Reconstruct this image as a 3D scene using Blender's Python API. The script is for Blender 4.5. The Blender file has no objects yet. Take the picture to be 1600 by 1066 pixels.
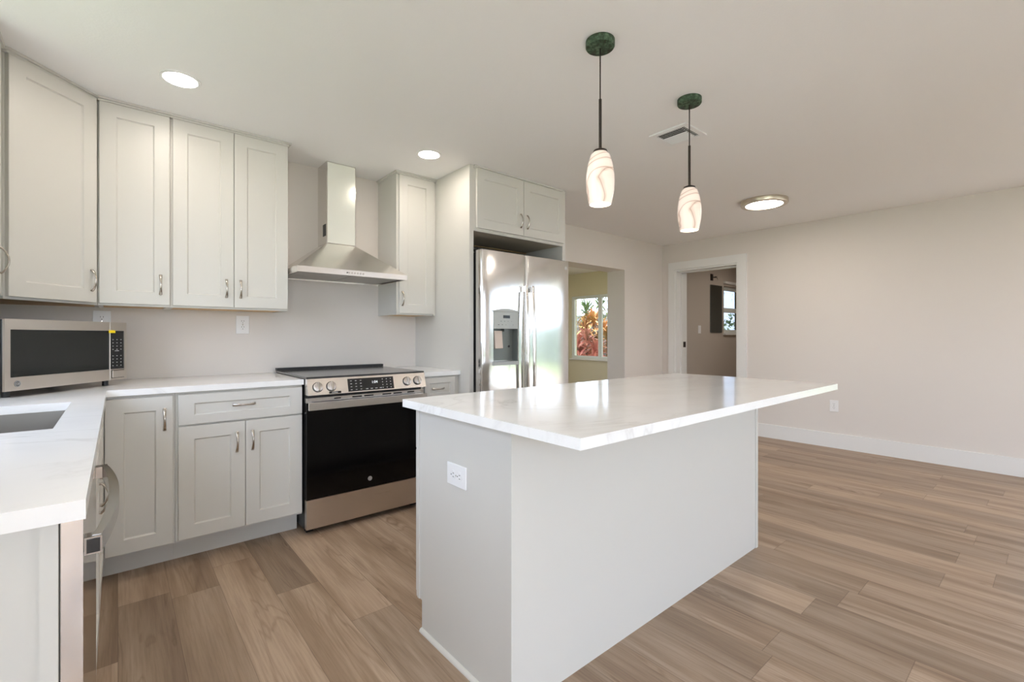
import bpy, bmesh, math, random
from mathutils import Vector, Matrix
random.seed(7)
PI = math.pi
SC = bpy.context.scene
COL = SC.collection

# ------------------------------------------------------------------ camera, world, exposure
F_PX, HORIZON, YAW = 728.16, 525.07, math.radians(40.273)
cam_d = bpy.data.cameras.new('camera'); cam = bpy.data.objects.new('camera', cam_d); COL.objects.link(cam)
cam_d.sensor_width = 36.0; cam_d.lens = F_PX * 36.0 / 1600.0
cam_d.shift_y = -(533.0 - HORIZON) / 1600.0
cam_d.clip_start = 0.05; cam_d.clip_end = 200
cam.location = (-0.8243, -2.8338, 1.1531)
cam.rotation_euler = (PI / 2, 0, -YAW)
SC.camera = cam

world = bpy.data.worlds.new('world'); SC.world = world; world.use_nodes = True
wn = world.node_tree.nodes; wl = world.node_tree.links; wn.clear()
w_out = wn.new('ShaderNodeOutputWorld'); w_bg = wn.new('ShaderNodeBackground')
w_sky = wn.new('ShaderNodeTexSky'); w_sky.sky_type = 'NISHITA'; w_sky.sun_disc = False
w_sky.sun_elevation = math.radians(48); w_sky.sun_rotation = math.radians(200); w_sky.air_density = 1.0; w_sky.dust_density = 2.0
w_mul = wn.new('ShaderNodeVectorMath'); w_mul.operation = 'SCALE'; w_mul.inputs['Scale'].default_value = 0.16
w_mix = wn.new('ShaderNodeMix'); w_mix.data_type = 'RGBA'; w_mix.inputs[0].default_value = 0.72
w_mix.inputs[7].default_value = (0.86, 0.96, 1.24, 1)
wl.new(w_sky.outputs[0], w_mul.inputs[0]); wl.new(w_mul.outputs[0], w_mix.inputs[6])
wl.new(w_mix.outputs[2], w_bg.inputs['Color']); wl.new(w_bg.outputs[0], w_out.inputs['Surface'])
w_bg.inputs['Strength'].default_value = 4.2

SC.view_settings.view_transform = 'Standard'; SC.view_settings.look = 'None'
SC.view_settings.gamma = 1.0; SC.view_settings.use_curve_mapping = False
SC.view_settings.exposure = 1.03
SC.cycles.use_denoising = True
SC.cycles.max_bounces = 10; SC.cycles.diffuse_bounces = 6; SC.cycles.sample_clamp_indirect = 6.0
LED = 41.0          # strength of the ceiling LED discs
WARM = (1.0, 0.89, 0.79, 1)

sun_d = bpy.data.lights.new('sun', 'SUN'); sun_d.energy = 10.0; sun_d.angle = math.radians(2); sun_d.color = (1.0, 0.97, 0.92)
sun = bpy.data.objects.new('sun', sun_d); COL.objects.link(sun); sun.location = (6, -12, 12)
sun.rotation_euler = (math.radians(34), 0, math.radians(18))     # from the rear, high

def portal(name, loc, rot, sx, sy):
    d = bpy.data.lights.new(name, 'AREA'); d.shape = 'RECTANGLE'; d.size = sx; d.size_y = sy
    d.cycles.is_portal = True
    o = bpy.data.objects.new(name, d); COL.objects.link(o); o.location = loc; o.rotation_euler = rot
portal('portal_right', (4.95, -4.27, 1.12), (0, PI / 2, 0), 2.1, 3.1)
portal('portal_rear', (3.45, -6.42, 1.12), (-PI / 2, 0, 0), 2.4, 2.1)
portal('portal_sink', (-1.62, -0.855, 1.59), (0, -PI / 2, 0), 1.2, 1.25)
portal('portal_rear_left', (-.6, -6.42, 1.45), (-PI / 2, 0, 0), 1.45, 1.4)
portal('portal_left', (-1.63, -4.65, 1.11), (0, -PI / 2, 0), 2.0, 2.7)
portal('portal_sunroom', (6.2, 2.98, 1.32), (0, PI / 2, 0), 1.2, 1.1)
portal('portal_sunroom_back', (2.6, 4.3, 1.32), (PI / 2, 0, 0), 2.2, 1.3)
portal('portal_bathroom', (7.05, 0.93, 1.58), (PI / 2, 0, 0), 1.0, 0.8)

# ------------------------------------------------------------------ materials
def mat(name, color=(0.8, 0.8, 0.8), rough=0.5, metal=0.0, spec=0.5, emit=None, estr=0.0, coat=0.0, aniso=0.0):
    m = bpy.data.materials.new(name); m.use_nodes = True
    b = m.node_tree.nodes['Principled BSDF']
    b.inputs['Base Color'].default_value = (*color, 1); b.inputs['Roughness'].default_value = rough
    b.inputs['Metallic'].default_value = metal; b.inputs['Specular IOR Level'].default_value = spec
    b.inputs['Coat Weight'].default_value = coat
    b.inputs['Anisotropic'].default_value = aniso
    if emit: b.inputs['Emission Color'].default_value = (*emit, 1); b.inputs['Emission Strength'].default_value = estr
    return m
class NT:
    """small node helper on a material's tree"""
    def __init__(s, m): s.t = m.node_tree; s.b = s.t.nodes['Principled BSDF']
    def n(s, typ, **kw):
        x = s.t.nodes.new('ShaderNode' + typ)
        for k, v in kw.items():
            if k in x.inputs.keys(): x.inputs[k].default_value = v
            else: setattr(x, k, v)
        return x
    def l(s, a, b): s.t.links.new(a, b)
    def math(s, op, a, b=None, c=None):
        x = s.n('Math', operation=op)
        for i, v in enumerate((a, b, c)):
            if v is None: continue
            if isinstance(v, (int, float)): x.inputs[i].default_value = v
            else: s.l(v, x.inputs[i])
        return x.outputs[0]
    def ramp(s, fac, stops):
        r = s.n('ValToRGB'); e = r.color_ramp.elements
        while len(e) < len(stops): e.new(0.5)
        for q, (p, c) in zip(e, stops): q.position = p; q.color = (*c, 1) if len(c) == 3 else c
        s.l(fac, r.inputs[0]); return r.outputs[0]
    def mix(s, fac, a, b, blend='MIX'):
        x = s.n('Mix', data_type='RGBA', blend_type=blend)
        for i, v in ((0, fac), (6, a), (7, b)):
            if isinstance(v, (int, float)): x.inputs[i].default_value = v
            elif isinstance(v, tuple): x.inputs[i].default_value = (*v, 1)
            else: s.l(v, x.inputs[i])
        return x.outputs[2]
def lin(r, g, b):
    f = lambda c: ((c / 255 + 0.055) / 1.055) ** 2.4 if c > 10 else c / 255 / 12.92
    return (f(r), f(g), f(b))
def paint(name, rgb, rough=0.75, bump=0.08, scale=260):
    m = mat(name, lin(*rgb), rough, spec=0.35); t = NT(m)
    tc = t.n('TexCoord'); nz = t.n('TexNoise', Scale=float(scale), Detail=2.0); bp = t.n('Bump', Strength=bump, Distance=0.002)
    t.l(tc.outputs['Object'], nz.inputs['Vector']); t.l(nz.outputs[0], bp.inputs['Height']); t.l(bp.outputs[0], t.b.inputs['Normal'])
    return m
M = {}
M['wall'] = paint('wall_paint', (223, 217, 211))
M['sunroom'] = paint('sunroom_paint', (222, 214, 186))
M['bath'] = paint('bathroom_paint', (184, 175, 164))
M['ceiling'] = paint('ceiling_paint', (241, 240, 239), 0.9, 0.25, 120)
M['trim'] = mat('white_trim', lin(232, 232, 230), 0.4)
M['cabinet'] = mat('cabinet_lacquer', lin(211, 209, 203), 0.38)
M['cab_wood'] = mat('birch_ply', lin(214, 176, 124), 0.55)
M['cab_under'] = mat('cabinet_underside', lin(196, 186, 168), 0.6)
M['shadowgap'] = mat('dark_gap', lin(40, 40, 38), 0.8)
M['nickel'] = mat('satin_nickel', (0.52, 0.48, 0.43), 0.22, 1.0)
M['black'] = mat('black_plastic', lin(18, 18, 19), 0.35)
M['blackside'] = mat('black_enamel', lin(16, 18, 17), 0.4)
M['white'] = mat('white_plastic', lin(238, 238, 238), 0.35)
M['slot'] = mat('socket_slot', lin(60, 58, 56), 0.6)
M['bronze'] = mat('dark_bronze', lin(62, 56, 52), 0.45, 0.7)
M['led'] = mat('led_diffuser', (1, 1, 1), 0.5, emit=WARM[:3], estr=LED)
M['vinyl'] = mat('white_vinyl', lin(226, 230, 226), 0.4)
M['grey_text'] = mat('printed_grey', lin(190, 190, 190), 0.6)
M['dark_text'] = mat('printed_dark', lin(70, 70, 70), 0.6)
M['clock'] = mat('clock_digits', (0.8, 0.8, 0.8), 0.5, emit=(0.8, 0.9, 1.0), estr=0.32)
M['yellow'] = mat('yellow_sticker', lin(250, 222, 20), 0.5)
M['lawn'] = mat('lawn_grass', lin(120, 127, 90), 0.9)
M['fence'] = mat('grey_fence', lin(104, 106, 104), 0.8)
M['dispenser'] = mat('dispenser_grey', lin(176, 178, 174), 0.4, 0.3)
M['disp_dark'] = mat('dispenser_cavity', lin(120, 124, 120), 0.4, 0.4)
M['paddle'] = mat('dispenser_paddle', lin(222, 205, 192), 0.35)
M['bark'] = mat('bark', lin(110, 98, 84), 0.9)
M['house'] = mat('house_render', lin(228, 226, 222), 0.8)
M['roof'] = mat('roof_tiles', lin(150, 142, 136), 0.8)

def steel(name, base=(0.74, 0.72, 0.70), rough=0.24, axis=2, strength=0.06, aniso=0.0):
    m = mat(name, base, rough, 1.0); t = NT(m)
    tc = t.n('TexCoord'); mp = t.n('Mapping'); sc = [260.0, 260.0, 260.0]; sc[axis] = 2.0
    mp.inputs['Scale'].default_value = sc
    nz = t.n('TexNoise', Scale=3.0, Detail=3.0); t.l(tc.outputs['Object'], mp.inputs['Vector']); t.l(mp.outputs[0], nz.inputs['Vector'])
    r = t.math('MULTIPLY_ADD', nz.outputs[0], rough * 0.4, rough * 0.8); t.l(r, t.b.inputs['Roughness'])
    return m
M['steel'] = steel('brushed_steel', (0.82, 0.79, 0.76), axis=0)
M['steel_fridge'] = steel('fridge_steel', (0.74, 0.73, 0.72), 0.10, 0, 0.03)
M['steel_polished'] = steel('polished_steel', (0.76, 0.74, 0.71), 0.10, 2, 0.02)
M['steel_shadow'] = steel('handle_steel', (0.38, 0.36, 0.34), 0.16, 1)
M['steel_warm'] = steel('warm_steel', (0.66, 0.60, 0.54), 0.3, 0)
M['knob_steel'] = steel('knob_steel', (0.55, 0.52, 0.50), 0.3, 2)
M['steel_dark'] = steel('sink_steel', (0.42, 0.40, 0.37), 0.4, 0)

def glossy_black(name, base, rough):
    return mat(name, lin(*base), rough, spec=0.5)
M['oven_glass'] = mat('oven_glass', lin(4, 4, 5), 0.1, spec=0.3)
M['cooktop'] = mat('cooktop_glass', lin(58, 58, 58), 0.16, spec=1.0)
M['mw_glass'] = glossy_black('microwave_glass', (34, 35, 33), 0.10)
M['panel_black'] = glossy_black('control_panel_black', (30, 31, 32), 0.25)
M['mirror'] = mat('mirror_glass', (0.46, 0.56, 0.62), 0.05, 1.0)

m = bpy.data.materials.new('window_glass'); m.use_nodes = True; nt = m.node_tree; nt.nodes.clear()
o_ = nt.nodes.new('ShaderNodeOutputMaterial'); tr = nt.nodes.new('ShaderNodeBsdfTransparent'); gl = nt.nodes.new('ShaderNodeBsdfGlossy')
gl.inputs['Roughness'].default_value = 0.02; mx = nt.nodes.new('ShaderNodeMixShader'); mx.inputs[0].default_value = 0.06
tr.inputs[0].default_value = (0.96, 0.98, 0.97, 1)
nt.links.new(tr.outputs[0], mx.inputs[1]); nt.links.new(gl.outputs[0], mx.inputs[2]); nt.links.new(mx.outputs[0], o_.inputs[0])
M['glass'] = m
m = m.copy(); m.name = 'tinted_glass'; m.node_tree.nodes['Transparent BSDF'].inputs[0].default_value = (.72, .74, .74, 1); M['tint'] = m  # tint added to hold down the slider's reflection in the refrigerator
m = m.copy(); m.name = 'tinted_glass_dark'; m.node_tree.nodes['Transparent BSDF'].inputs[0].default_value = (.62, .62, .61, 1); M['tint_dark'] = m  # tint added to cut rear daylight on the island front
m = m.copy(); m.name = 'sky_dimming_glass'; m.node_tree.nodes['Transparent BSDF'].inputs[0].default_value = (.40, .42, .44, 1); M['tint_blue'] = m  # pane darkened so the bright sky behind it reads pale blue

def make_quartz():
    m = mat('white_quartz', (0.8, 0.8, 0.8), 0.13, spec=0.5); t = NT(m)
    tc = t.n('TexCoord'); wob = t.n('TexNoise', Scale=1.6, Detail=5.0, Roughness=0.6)
    t.l(tc.outputs['Object'], wob.inputs['Vector'])
    mp = t.n('Mapping'); mp.inputs['Rotation'].default_value = (0, 0, 0.6); mp.inputs['Scale'].default_value = (0.9, 1.5, 1.2)
    t.l(tc.outputs['Object'], mp.inputs['Vector'])
    n1 = t.n('TexNoise', Scale=1.3, Detail=6.0, Roughness=0.55, Distortion=1.4); t.l(mp.outputs[0], n1.inputs['Vector'])
    v = t.math('ABSOLUTE', t.math('SUBTRACT', n1.outputs[0], 0.5))
    vein = t.ramp(v, [(0.0, (1, 1, 1)), (0.006, (0.5, 0.5, 0.5)), (0.03, (0.0, 0.0, 0.0))])
    br = t.ramp(wob.outputs[0], [(0.45, (0, 0, 0)), (0.68, (1, 1, 1))])
    soft = t.n('TexNoise', Scale=3.0, Detail=4.0); t.l(mp.outputs[0], soft.inputs['Vector'])
    sf = t.ramp(soft.outputs[0], [(0.45, lin(245, 245, 244)), (0.8, lin(236, 235, 234))])
    f = t.n('Math', operation='MULTIPLY'); t.l(vein, f.inputs[0]); t.l(br, f.inputs[1])
    f2 = t.math('MULTIPLY', f.outputs[0], 0.42)
    c = t.mix(f2, sf, lin(186, 182, 178)); t.l(c, t.b.inputs['Base Color'])
    return m
M['quartz'] = make_quartz()

def make_floor():
    """oak planks 0.18 m wide running along Y, each with its own tone and grain"""
    m = mat('oak_planks', (0.3, 0.2, 0.14), 0.42, spec=0.4); t = NT(m)
    tc = t.n('TexCoord'); sp = t.n('SeparateXYZ'); t.l(tc.outputs['Object'], sp.inputs[0])
    W, L = 0.18, 1.22
    u = t.math('DIVIDE', t.math('ADD', sp.outputs[0], 0.642), W)
    row = t.math('FLOOR', u); fu = t.math('FRACT', u)
    wr = t.n('TexWhiteNoise', noise_dimensions='1D'); t.l(row, wr.inputs['W'])
    v = t.math('ADD', t.math('DIVIDE', sp.outputs[1], L), t.math('MULTIPLY', wr.outputs[0], 7.31))
    col = t.math('FLOOR', v); fv = t.math('FRACT', v)
    idv = t.n('CombineXYZ'); t.l(row, idv.inputs[0]); t.l(col, idv.inputs[1])
    wid = t.n('TexWhiteNoise', noise_dimensions='3D'); t.l(idv.outputs[0], wid.inputs['Vector'])
    sw = t.n('SeparateColor'); t.l(wid.outputs['Color'], sw.inputs[0])
    gc = t.n('CombineXYZ')
    t.l(t.math('ADD', sp.outputs[0], t.math('MULTIPLY', sw.outputs[0], 37.0)), gc.inputs[0])
    t.l(t.math('ADD', sp.outputs[1], t.math('MULTIPLY', sw.outputs[1], 53.0)), gc.inputs[1])
    # broad tone bands along the plank
    mb = t.n('Mapping'); mb.inputs['Scale'].default_value = (9.0, 0.75, 1); t.l(gc.outputs[0], mb.inputs['Vector'])
    band = t.n('TexNoise', Scale=1.0, Detail=3.0, Roughness=0.5, Distortion=0.5); t.l(mb.outputs[0], band.inputs['Vector'])
    # fine grain
    mg = t.n('Mapping'); mg.inputs['Scale'].default_value = (130.0, 4.0, 1); t.l(gc.outputs[0], mg.inputs['Vector'])
    grain = t.n('TexNoise', Scale=1.0, Detail=5.0, Roughness=0.65); t.l(mg.outputs[0], grain.inputs['Vector'])
    # cathedral figure and knots
    mk = t.n('Mapping'); mk.inputs['Scale'].default_value = (11.0, 1.3, 1); t.l(gc.outputs[0], mk.inputs['Vector'])
    kn = t.n('TexNoise', Scale=0.9, Detail=2.0, Distortion=1.2); t.l(mk.outputs[0], kn.inputs['Vector'])
    rings = t.math('FRACT', t.math('MULTIPLY', kn.outputs[0], 9.0))
    rings = t.math('ABSOLUTE', t.math('SUBTRACT', rings, 0.5))
    c0 = t.ramp(band.outputs[0], [(0.30, lin(138, 115, 95)), (0.46, lin(162, 139, 117)), (0.60, lin(179, 157, 136)), (0.75, lin(146, 123, 101))])
    tone = t.math('MULTIPLY_ADD', sw.outputs[2], 0.34, 0.80)
    tn = t.n('CombineColor'); t.l(tone, tn.inputs[0]); t.l(tone, tn.inputs[1]); t.l(tone, tn.inputs[2])
    c1 = t.mix(1.0, c0, tn.outputs[0], 'MULTIPLY')
    gr = t.ramp(grain.outputs[0], [(0.34, (0.70, 0.67, 0.63)), (0.58, (1, 1, 1))])
    c2 = t.mix(0.7, c1, gr, 'MULTIPLY')
    km = t.ramp(kn.outputs[0], [(0.52, (0, 0, 0)), (0.70, (1, 1, 1))])
    rr = t.ramp(rings, [(0.0, (0.62, 0.56, 0.50)), (0.30, (1, 1, 1))])
    kmix = t.n('Math', operation='MULTIPLY'); t.l(km, kmix.inputs[0]); kmix.inputs[1].default_value = 1.0
    c3 = t.mix(kmix.outputs[0], c2, t.mix(1.0, c2, rr, 'MULTIPLY'))
    # seams
    eu = t.math('MINIMUM', fu, t.math('SUBTRACT', 1.0, fu)); ev = t.math('MINIMUM', fv, t.math('SUBTRACT', 1.0, fv))
    su = t.math('LESS_THAN', eu, 0.007); sv = t.math('LESS_THAN', ev, 0.0012)
    s = t.math('MAXIMUM', su, sv)
    c4 = t.mix(t.math('MULTIPLY', s, 0.45), c3, lin(92, 72, 58)); t.l(c4, t.b.inputs['Base Color'])
    bp = t.n('Bump', Strength=0.12, Distance=0.002); t.l(grain.outputs[0], bp.inputs['Height']); t.l(bp.outputs[0], t.b.inputs['Normal'])
    t.l(t.math('MULTIPLY_ADD', grain.outputs[0], 0.2, 0.34), t.b.inputs['Roughness'])
    return m
M['floor'] = make_floor()

def make_shade():
    m = mat('alabaster_glass', (0.9, 0.85, 0.8), 0.25); t = NT(m)
    tc = t.n('TexCoord'); mp = t.n('Mapping'); mp.inputs['Rotation'].default_value = (0.5, -0.75, 0.4); mp.inputs['Scale'].default_value = (5.5, 5.5, 8.5)
    t.l(tc.outputs['Object'], mp.inputs['Vector'])
    nz = t.n('TexNoise', Scale=0.8, Detail=1.5, Distortion=1.3); t.l(mp.outputs[0], nz.inputs['Vector'])
    v = t.math('ABSOLUTE', t.math('SUBTRACT', nz.outputs[0], 0.5))
    c = t.ramp(v, [(0.0, lin(184, 154, 134)), (0.010, lin(220, 196, 180)), (0.05, lin(246, 228, 215)), (0.3, lin(252, 236, 224))])
    nb = t.n('TexNoise', Scale=7.0, Detail=2.0); t.l(tc.outputs['Object'], nb.inputs['Vector'])
    k = t.ramp(nb.outputs[0], [(0.66, (1, 1, 1)), (0.74, lin(190, 160, 140))])
    vv = t.ramp(v, [(0.0, (1, 1, 1)), (0.02, (0, 0, 0))])
    c = t.mix(vv, c, t.mix(1.0, c, k, 'MULTIPLY'))
    t.l(c, t.b.inputs['Base Color']); t.l(c, t.b.inputs['Emission Color']); t.b.inputs['Emission Strength'].default_value = 0.15
    return m
M['shade'] = make_shade()
M['shade_in'] = mat('lit_glass_inside', (0.95, 0.9, 0.85), 0.5, emit=(1.0, 0.92, 0.82), estr=.42)
M['bulb'] = mat('lit_bulb', (1, 1, 1), 0.5, emit=(1.0, 0.86, 0.7), estr=14)

def make_verdigris():
    m = mat('verdigris_bronze', lin(60, 70, 58), 0.55, 0.5); t = NT(m)
    tc = t.n('TexCoord'); nz = t.n('TexNoise', Scale=45.0, Detail=6.0, Roughness=0.7); t.l(tc.outputs['Object'], nz.inputs['Vector'])
    c = t.ramp(nz.outputs[0], [(0.35, lin(62, 56, 50)), (0.5, lin(66, 88, 68)), (0.62, lin(104, 128, 104)), (0.72, lin(118, 112, 104))])
    t.l(c, t.b.inputs['Base Color']); return m
M['verdigris'] = make_verdigris()

def leaf_mat(name, stops):
    m = mat(name, (0.3, 0.3, 0.1), 0.85, spec=0.1); t = NT(m)
    tc = t.n('TexCoord'); nz = t.n('TexNoise', Scale=2.6, Detail=3.0); t.l(tc.outputs['Object'], nz.inputs['Vector'])
    t.l(t.ramp(nz.outputs[0], stops), t.b.inputs['Base Color']); return m
M['leaf_red'] = leaf_mat('cordyline_leaf_red', [(0.3, lin(210, 128, 126)), (0.5, lin(230, 164, 152)), (0.7, lin(104, 84, 56))])
M['leaf_orange'] = leaf_mat('cordyline_leaf_orange', [(0.3, lin(146, 96, 54)), (0.5, lin(170, 122, 80)), (0.7, lin(100, 106, 56))])
M['leaf_green'] = leaf_mat('leaf_green', [(0.3, lin(56, 72, 44)), (0.6, lin(92, 108, 68))])
M['leaf_palm'] = leaf_mat('palm_leaf', [(0.3, lin(80, 92, 70)), (0.6, lin(112, 122, 98))])

# ------------------------------------------------------------------ mesh helpers (all in world coordinates)
ORG = {}            # world location of each parent
def BM(): return bmesh.new()
def obj(name, bm, material, parent=None, smooth=False, bevel=0.0, label=None):
    if bevel > 0:
        es = [e for e in bm.edges if len(e.link_faces) == 2 and e.calc_face_angle(0) > 0.5]
        bmesh.ops.bevel(bm, geom=es, offset=bevel, segments=2, profile=0.5, affect='EDGES', clamp_overlap=True)
    bmesh.ops.recalc_face_normals(bm, faces=bm.faces[:])
    me = bpy.data.meshes.new(name)
    off = ORG.get(parent.name, Vector((0, 0, 0))) if parent else Vector((0, 0, 0))
    if off.length: bmesh.ops.translate(bm, verts=bm.verts[:], vec=-off)
    bm.to_mesh(me); bm.free()
    for mm in (material if isinstance(material, (list, tuple)) else [material]): me.materials.append(mm)
    if smooth:
        for p in me.polygons: p.use_smooth = True
        me.set_sharp_from_angle(angle=math.radians(38))
    o = bpy.data.objects.new(name, me); COL.objects.link(o)
    if parent: o.parent = parent; ORG[o.name] = off
    if label: o['label'] = label
    return o
def thing(name, label, cat, loc, group=None):
    o = bpy.data.objects.new(name, None); COL.objects.link(o); o.location = loc; o.empty_display_size = 0.1
    o['label'] = label; o['category'] = cat
    if group: o['group'] = group
    ORG[o.name] = Vector(loc); return o
def tag(o, label, cat, group=None, kind=None):
    o['label'] = label; o['category'] = cat
    if group: o['group'] = group
    if kind: o['kind'] = kind
    return o
def struct(name, bm, material, label=None, cat=None, bevel=0.0, parent=None):
    o = obj(name, bm, material, parent, bevel=bevel)
    o['kind'] = 'structure'
    if parent is None:
        o['label'] = label; o['category'] = cat
    return o
def box(bm, x0, x1, y0, y1, z0, z1, mtx=None, mi=0):
    vs = [bm.verts.new((x, y, z)) for x in (x0, x1) for y in (y0, y1) for z in (z0, z1)]
    fs = []
    for q in ((0, 1, 3, 2), (4, 6, 7, 5), (0, 4, 5, 1), (2, 3, 7, 6), (0, 2, 6, 4), (1, 5, 7, 3)):
        f = bm.faces.new([vs[i] for i in q]); f.material_index = mi; fs.append(f)
    if mtx is not None: bmesh.ops.transform(bm, matrix=mtx, verts=vs)
    return vs
def B(*boxes, mtx=None):
    bm = BM()
    for b in boxes: box(bm, *b, mtx=mtx)
    return bm
def prism(bm, pts, axis, a, b, mtx=None):
    """extrude a 2D polygon along an axis; pts are the two other coordinates in xyz order"""
    def P(p, t): return {'X': (t, p[0], p[1]), 'Y': (p[0], t, p[1]), 'Z': (p[0], p[1], t)}[axis]
    A = [bm.verts.new(P(p, a)) for p in pts]; Bv = [bm.verts.new(P(p, b)) for p in pts]
    bm.faces.new(A); bm.faces.new(Bv[::-1]); n = len(pts)
    for i in range(n): bm.faces.new((A[i], Bv[i], Bv[(i + 1) % n], A[(i + 1) % n]))
    if mtx is not None: bmesh.ops.transform(bm, matrix=mtx, verts=A + Bv)
def cells(us, vs, filled, axis, a, b):
    """slab with holes: cells of a grid extruded from a to b along axis, seamless"""
    bm = BM(); cache = {}
    def P(u, v, t): return {'X': (t, u, v), 'Y': (u, t, v), 'Z': (u, v, t)}[axis]
    def V(i, j, t):
        k = (i, j, t)
        if k not in cache: cache[k] = bm.verts.new(P(us[i], vs[j], (a, b)[t]))
        return cache[k]
    nu, nv = len(us) - 1, len(vs) - 1
    F = lambda i, j: 0 <= i < nu and 0 <= j < nv and filled((us[i] + us[i + 1]) / 2, (vs[j] + vs[j + 1]) / 2)
    for i in range(nu):
        for j in range(nv):
            if not F(i, j): continue
            for t in (0, 1): bm.faces.new([V(i, j, t), V(i + 1, j, t), V(i + 1, j + 1, t), V(i, j + 1, t)])
            for (p, q, di, dj) in (((i, j), (i + 1, j), 0, -1), ((i, j + 1), (i + 1, j + 1), 0, 1), ((i, j), (i, j + 1), -1, 0), ((i + 1, j), (i + 1, j + 1), 1, 0)):
                if not F(i + di, j + dj): bm.faces.new([V(*p, 0), V(*q, 0), V(*q, 1), V(*p, 1)])
    return bm
def holes(*rects):
    return lambda u, v: not any(a < u < b and c < v < d for a, b, c, d in rects)
def cyl(bm, c, r, h, axis='Z', seg=32, r2=None, mtx=None):
    R = {'Z': Matrix(), 'X': Matrix.Rotation(PI / 2, 4, 'Y'), 'Y': Matrix.Rotation(-PI / 2, 4, 'X')}[axis]
    m_ = Matrix.Translation(c) @ R @ Matrix.Translation((0, 0, h / 2))
    if mtx is not None: m_ = mtx @ m_
    bmesh.ops.create_cone(bm, cap_ends=True, segments=seg, radius1=r, radius2=r if r2 is None else r2, depth=h, matrix=m_)
def lathe(bm, prof, c, seg=40, closed=False):
    rings = []
    for r, z in prof:
        rings.append([bm.verts.new((c[0] + r * math.cos(2 * PI * k / seg), c[1] + r * math.sin(2 * PI * k / seg), c[2] + z)) for k in range(seg)])
    n = len(rings)
    for i in range(n if closed else n - 1):
        A, Bq = rings[i], rings[(i + 1) % n]
        for k in range(seg): bm.faces.new((A[k], A[(k + 1) % seg], Bq[(k + 1) % seg], Bq[k]))
    if not closed:
        for ring in (rings[0], rings[-1]):
            if (ring[0].co - ring[seg // 2].co).length > 1e-4: bm.faces.new(ring)
def sweep(bm, pts, sizes, side, mtx=None, seg=12, rect=False):
    """sweep an ellipse (or rectangle) along pts; sizes = (half width along side, half thickness)"""
    pts = [Vector(p) for p in pts]; side = Vector(side).normalized(); rings = []; allv = []
    for i, p in enumerate(pts):
        t = (pts[min(i + 1, len(pts) - 1)] - pts[max(i - 1, 0)]).normalized()
        nn = t.cross(side).normalized(); a, b = sizes[i] if isinstance(sizes, list) else sizes
        if rect: offs = [(-a, -b), (a, -b), (a, b), (-a, b)]
        else: offs = [(a * math.cos(2 * PI * k / seg), b * math.sin(2 * PI * k / seg)) for k in range(seg)]
        rings.append([bm.verts.new(p + side * x + nn * y) for x, y in offs]); allv += rings[-1]
    n = len(rings[0])
    for i in range(len(rings) - 1):
        for k in range(n): bm.faces.new((rings[i][k], rings[i][(k + 1) % n], rings[i + 1][(k + 1) % n], rings[i + 1][k]))
    bm.faces.new(rings[0][::-1]); bm.faces.new(rings[-1])
    if mtx is not None: bmesh.ops.transform(bm, matrix=mtx, verts=allv)
def text_bm(body, size, mtx, extrude=0.0006, align='CENTER', shear=0.0):
    cu = bpy.data.curves.new('t', 'FONT'); cu.body = body; cu.size = size; cu.extrude = extrude; cu.align_x = align; cu.align_y = 'CENTER'; cu.shear = shear
    cu.resolution_u = 3
    ob = bpy.data.objects.new('t', cu); COL.objects.link(ob); dg = bpy.context.evaluated_depsgraph_get()
    me = bpy.data.meshes.new_from_object(ob.evaluated_get(dg)); bm = BM(); bm.from_mesh(me); bm.transform(mtx)
    bpy.data.objects.remove(ob); bpy.data.meshes.remove(me); bpy.data.curves.remove(cu); return bm
def front(x, y, z): return Matrix.Translation((x, y, z)) @ Matrix.Rotation(PI / 2, 4, 'X')       # text facing -Y

# shaker panel, front facing local -Y at y=0, x 0..w, z 0..h
def shaker_bm(w, h, rx=0.066, rz=0.066, t=0.019, mtx=None):
    bm = BM(); c = 0.0015
    def ring(ix, iz, y): return [bm.verts.new(p) for p in ((ix, y, iz), (w - ix, y, iz), (w - ix, y, h - iz), (ix, y, h - iz))]
    R = [ring(0, 0, t), ring(0, 0, c), ring(c, c, 0), ring(rx, rz, 0), ring(rx + .003, rz + .003, .005), ring(rx + .006, rz + .006, .008)]
    bm.faces.new(R[0]); bm.faces.new(R[-1])
    for a, b in zip(R, R[1:]):
        for k in range(4): bm.faces.new((a[k], a[(k + 1) % 4], b[(k + 1) % 4], b[k]))
    if mtx is not None: bm.transform(mtx)
    return bm
def bow_bm(L=0.106, mtx=None, horizontal=False):
    """arched pull on a face at local y=0 (front -Y), centred at the origin, long axis Z (or X)"""
    bm = BM(); n = 17; pts = []; sz = []
    for i in range(n):
        t = i / (n - 1); s = math.sin(PI * t); z = (t - .5) * L
        y = -0.004 - 0.024 * s ** 0.75
        pts.append((z, y, 0) if horizontal else (0, y, z)); sz.append((0.0082 - 0.0036 * s, 0.0042 - 0.0010 * s))
    sweep(bm, pts, sz, (0, 0, 1) if horizontal else (1, 0, 0))
    for s in (-1, 1):
        p = (s * (L / 2 - .003), -.006, 0) if horizontal else (0, -.006, s * (L / 2 - .003))
        cyl(bm, p, 0.0045, 0.006, 'Y', 12)
    if mtx is not None: bm.transform(mtx)
    return bm
T = Matrix.Translation

# ------------------------------------------------------------------ dimensions
YW, ZC, XL, XR, YR = 0.673, 2.377, -1.51, 4.82, -6.3
CT, CB = 0.902, 0.872            # countertop top and underside
WT = 0.266                       # outer wall thickness

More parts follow.
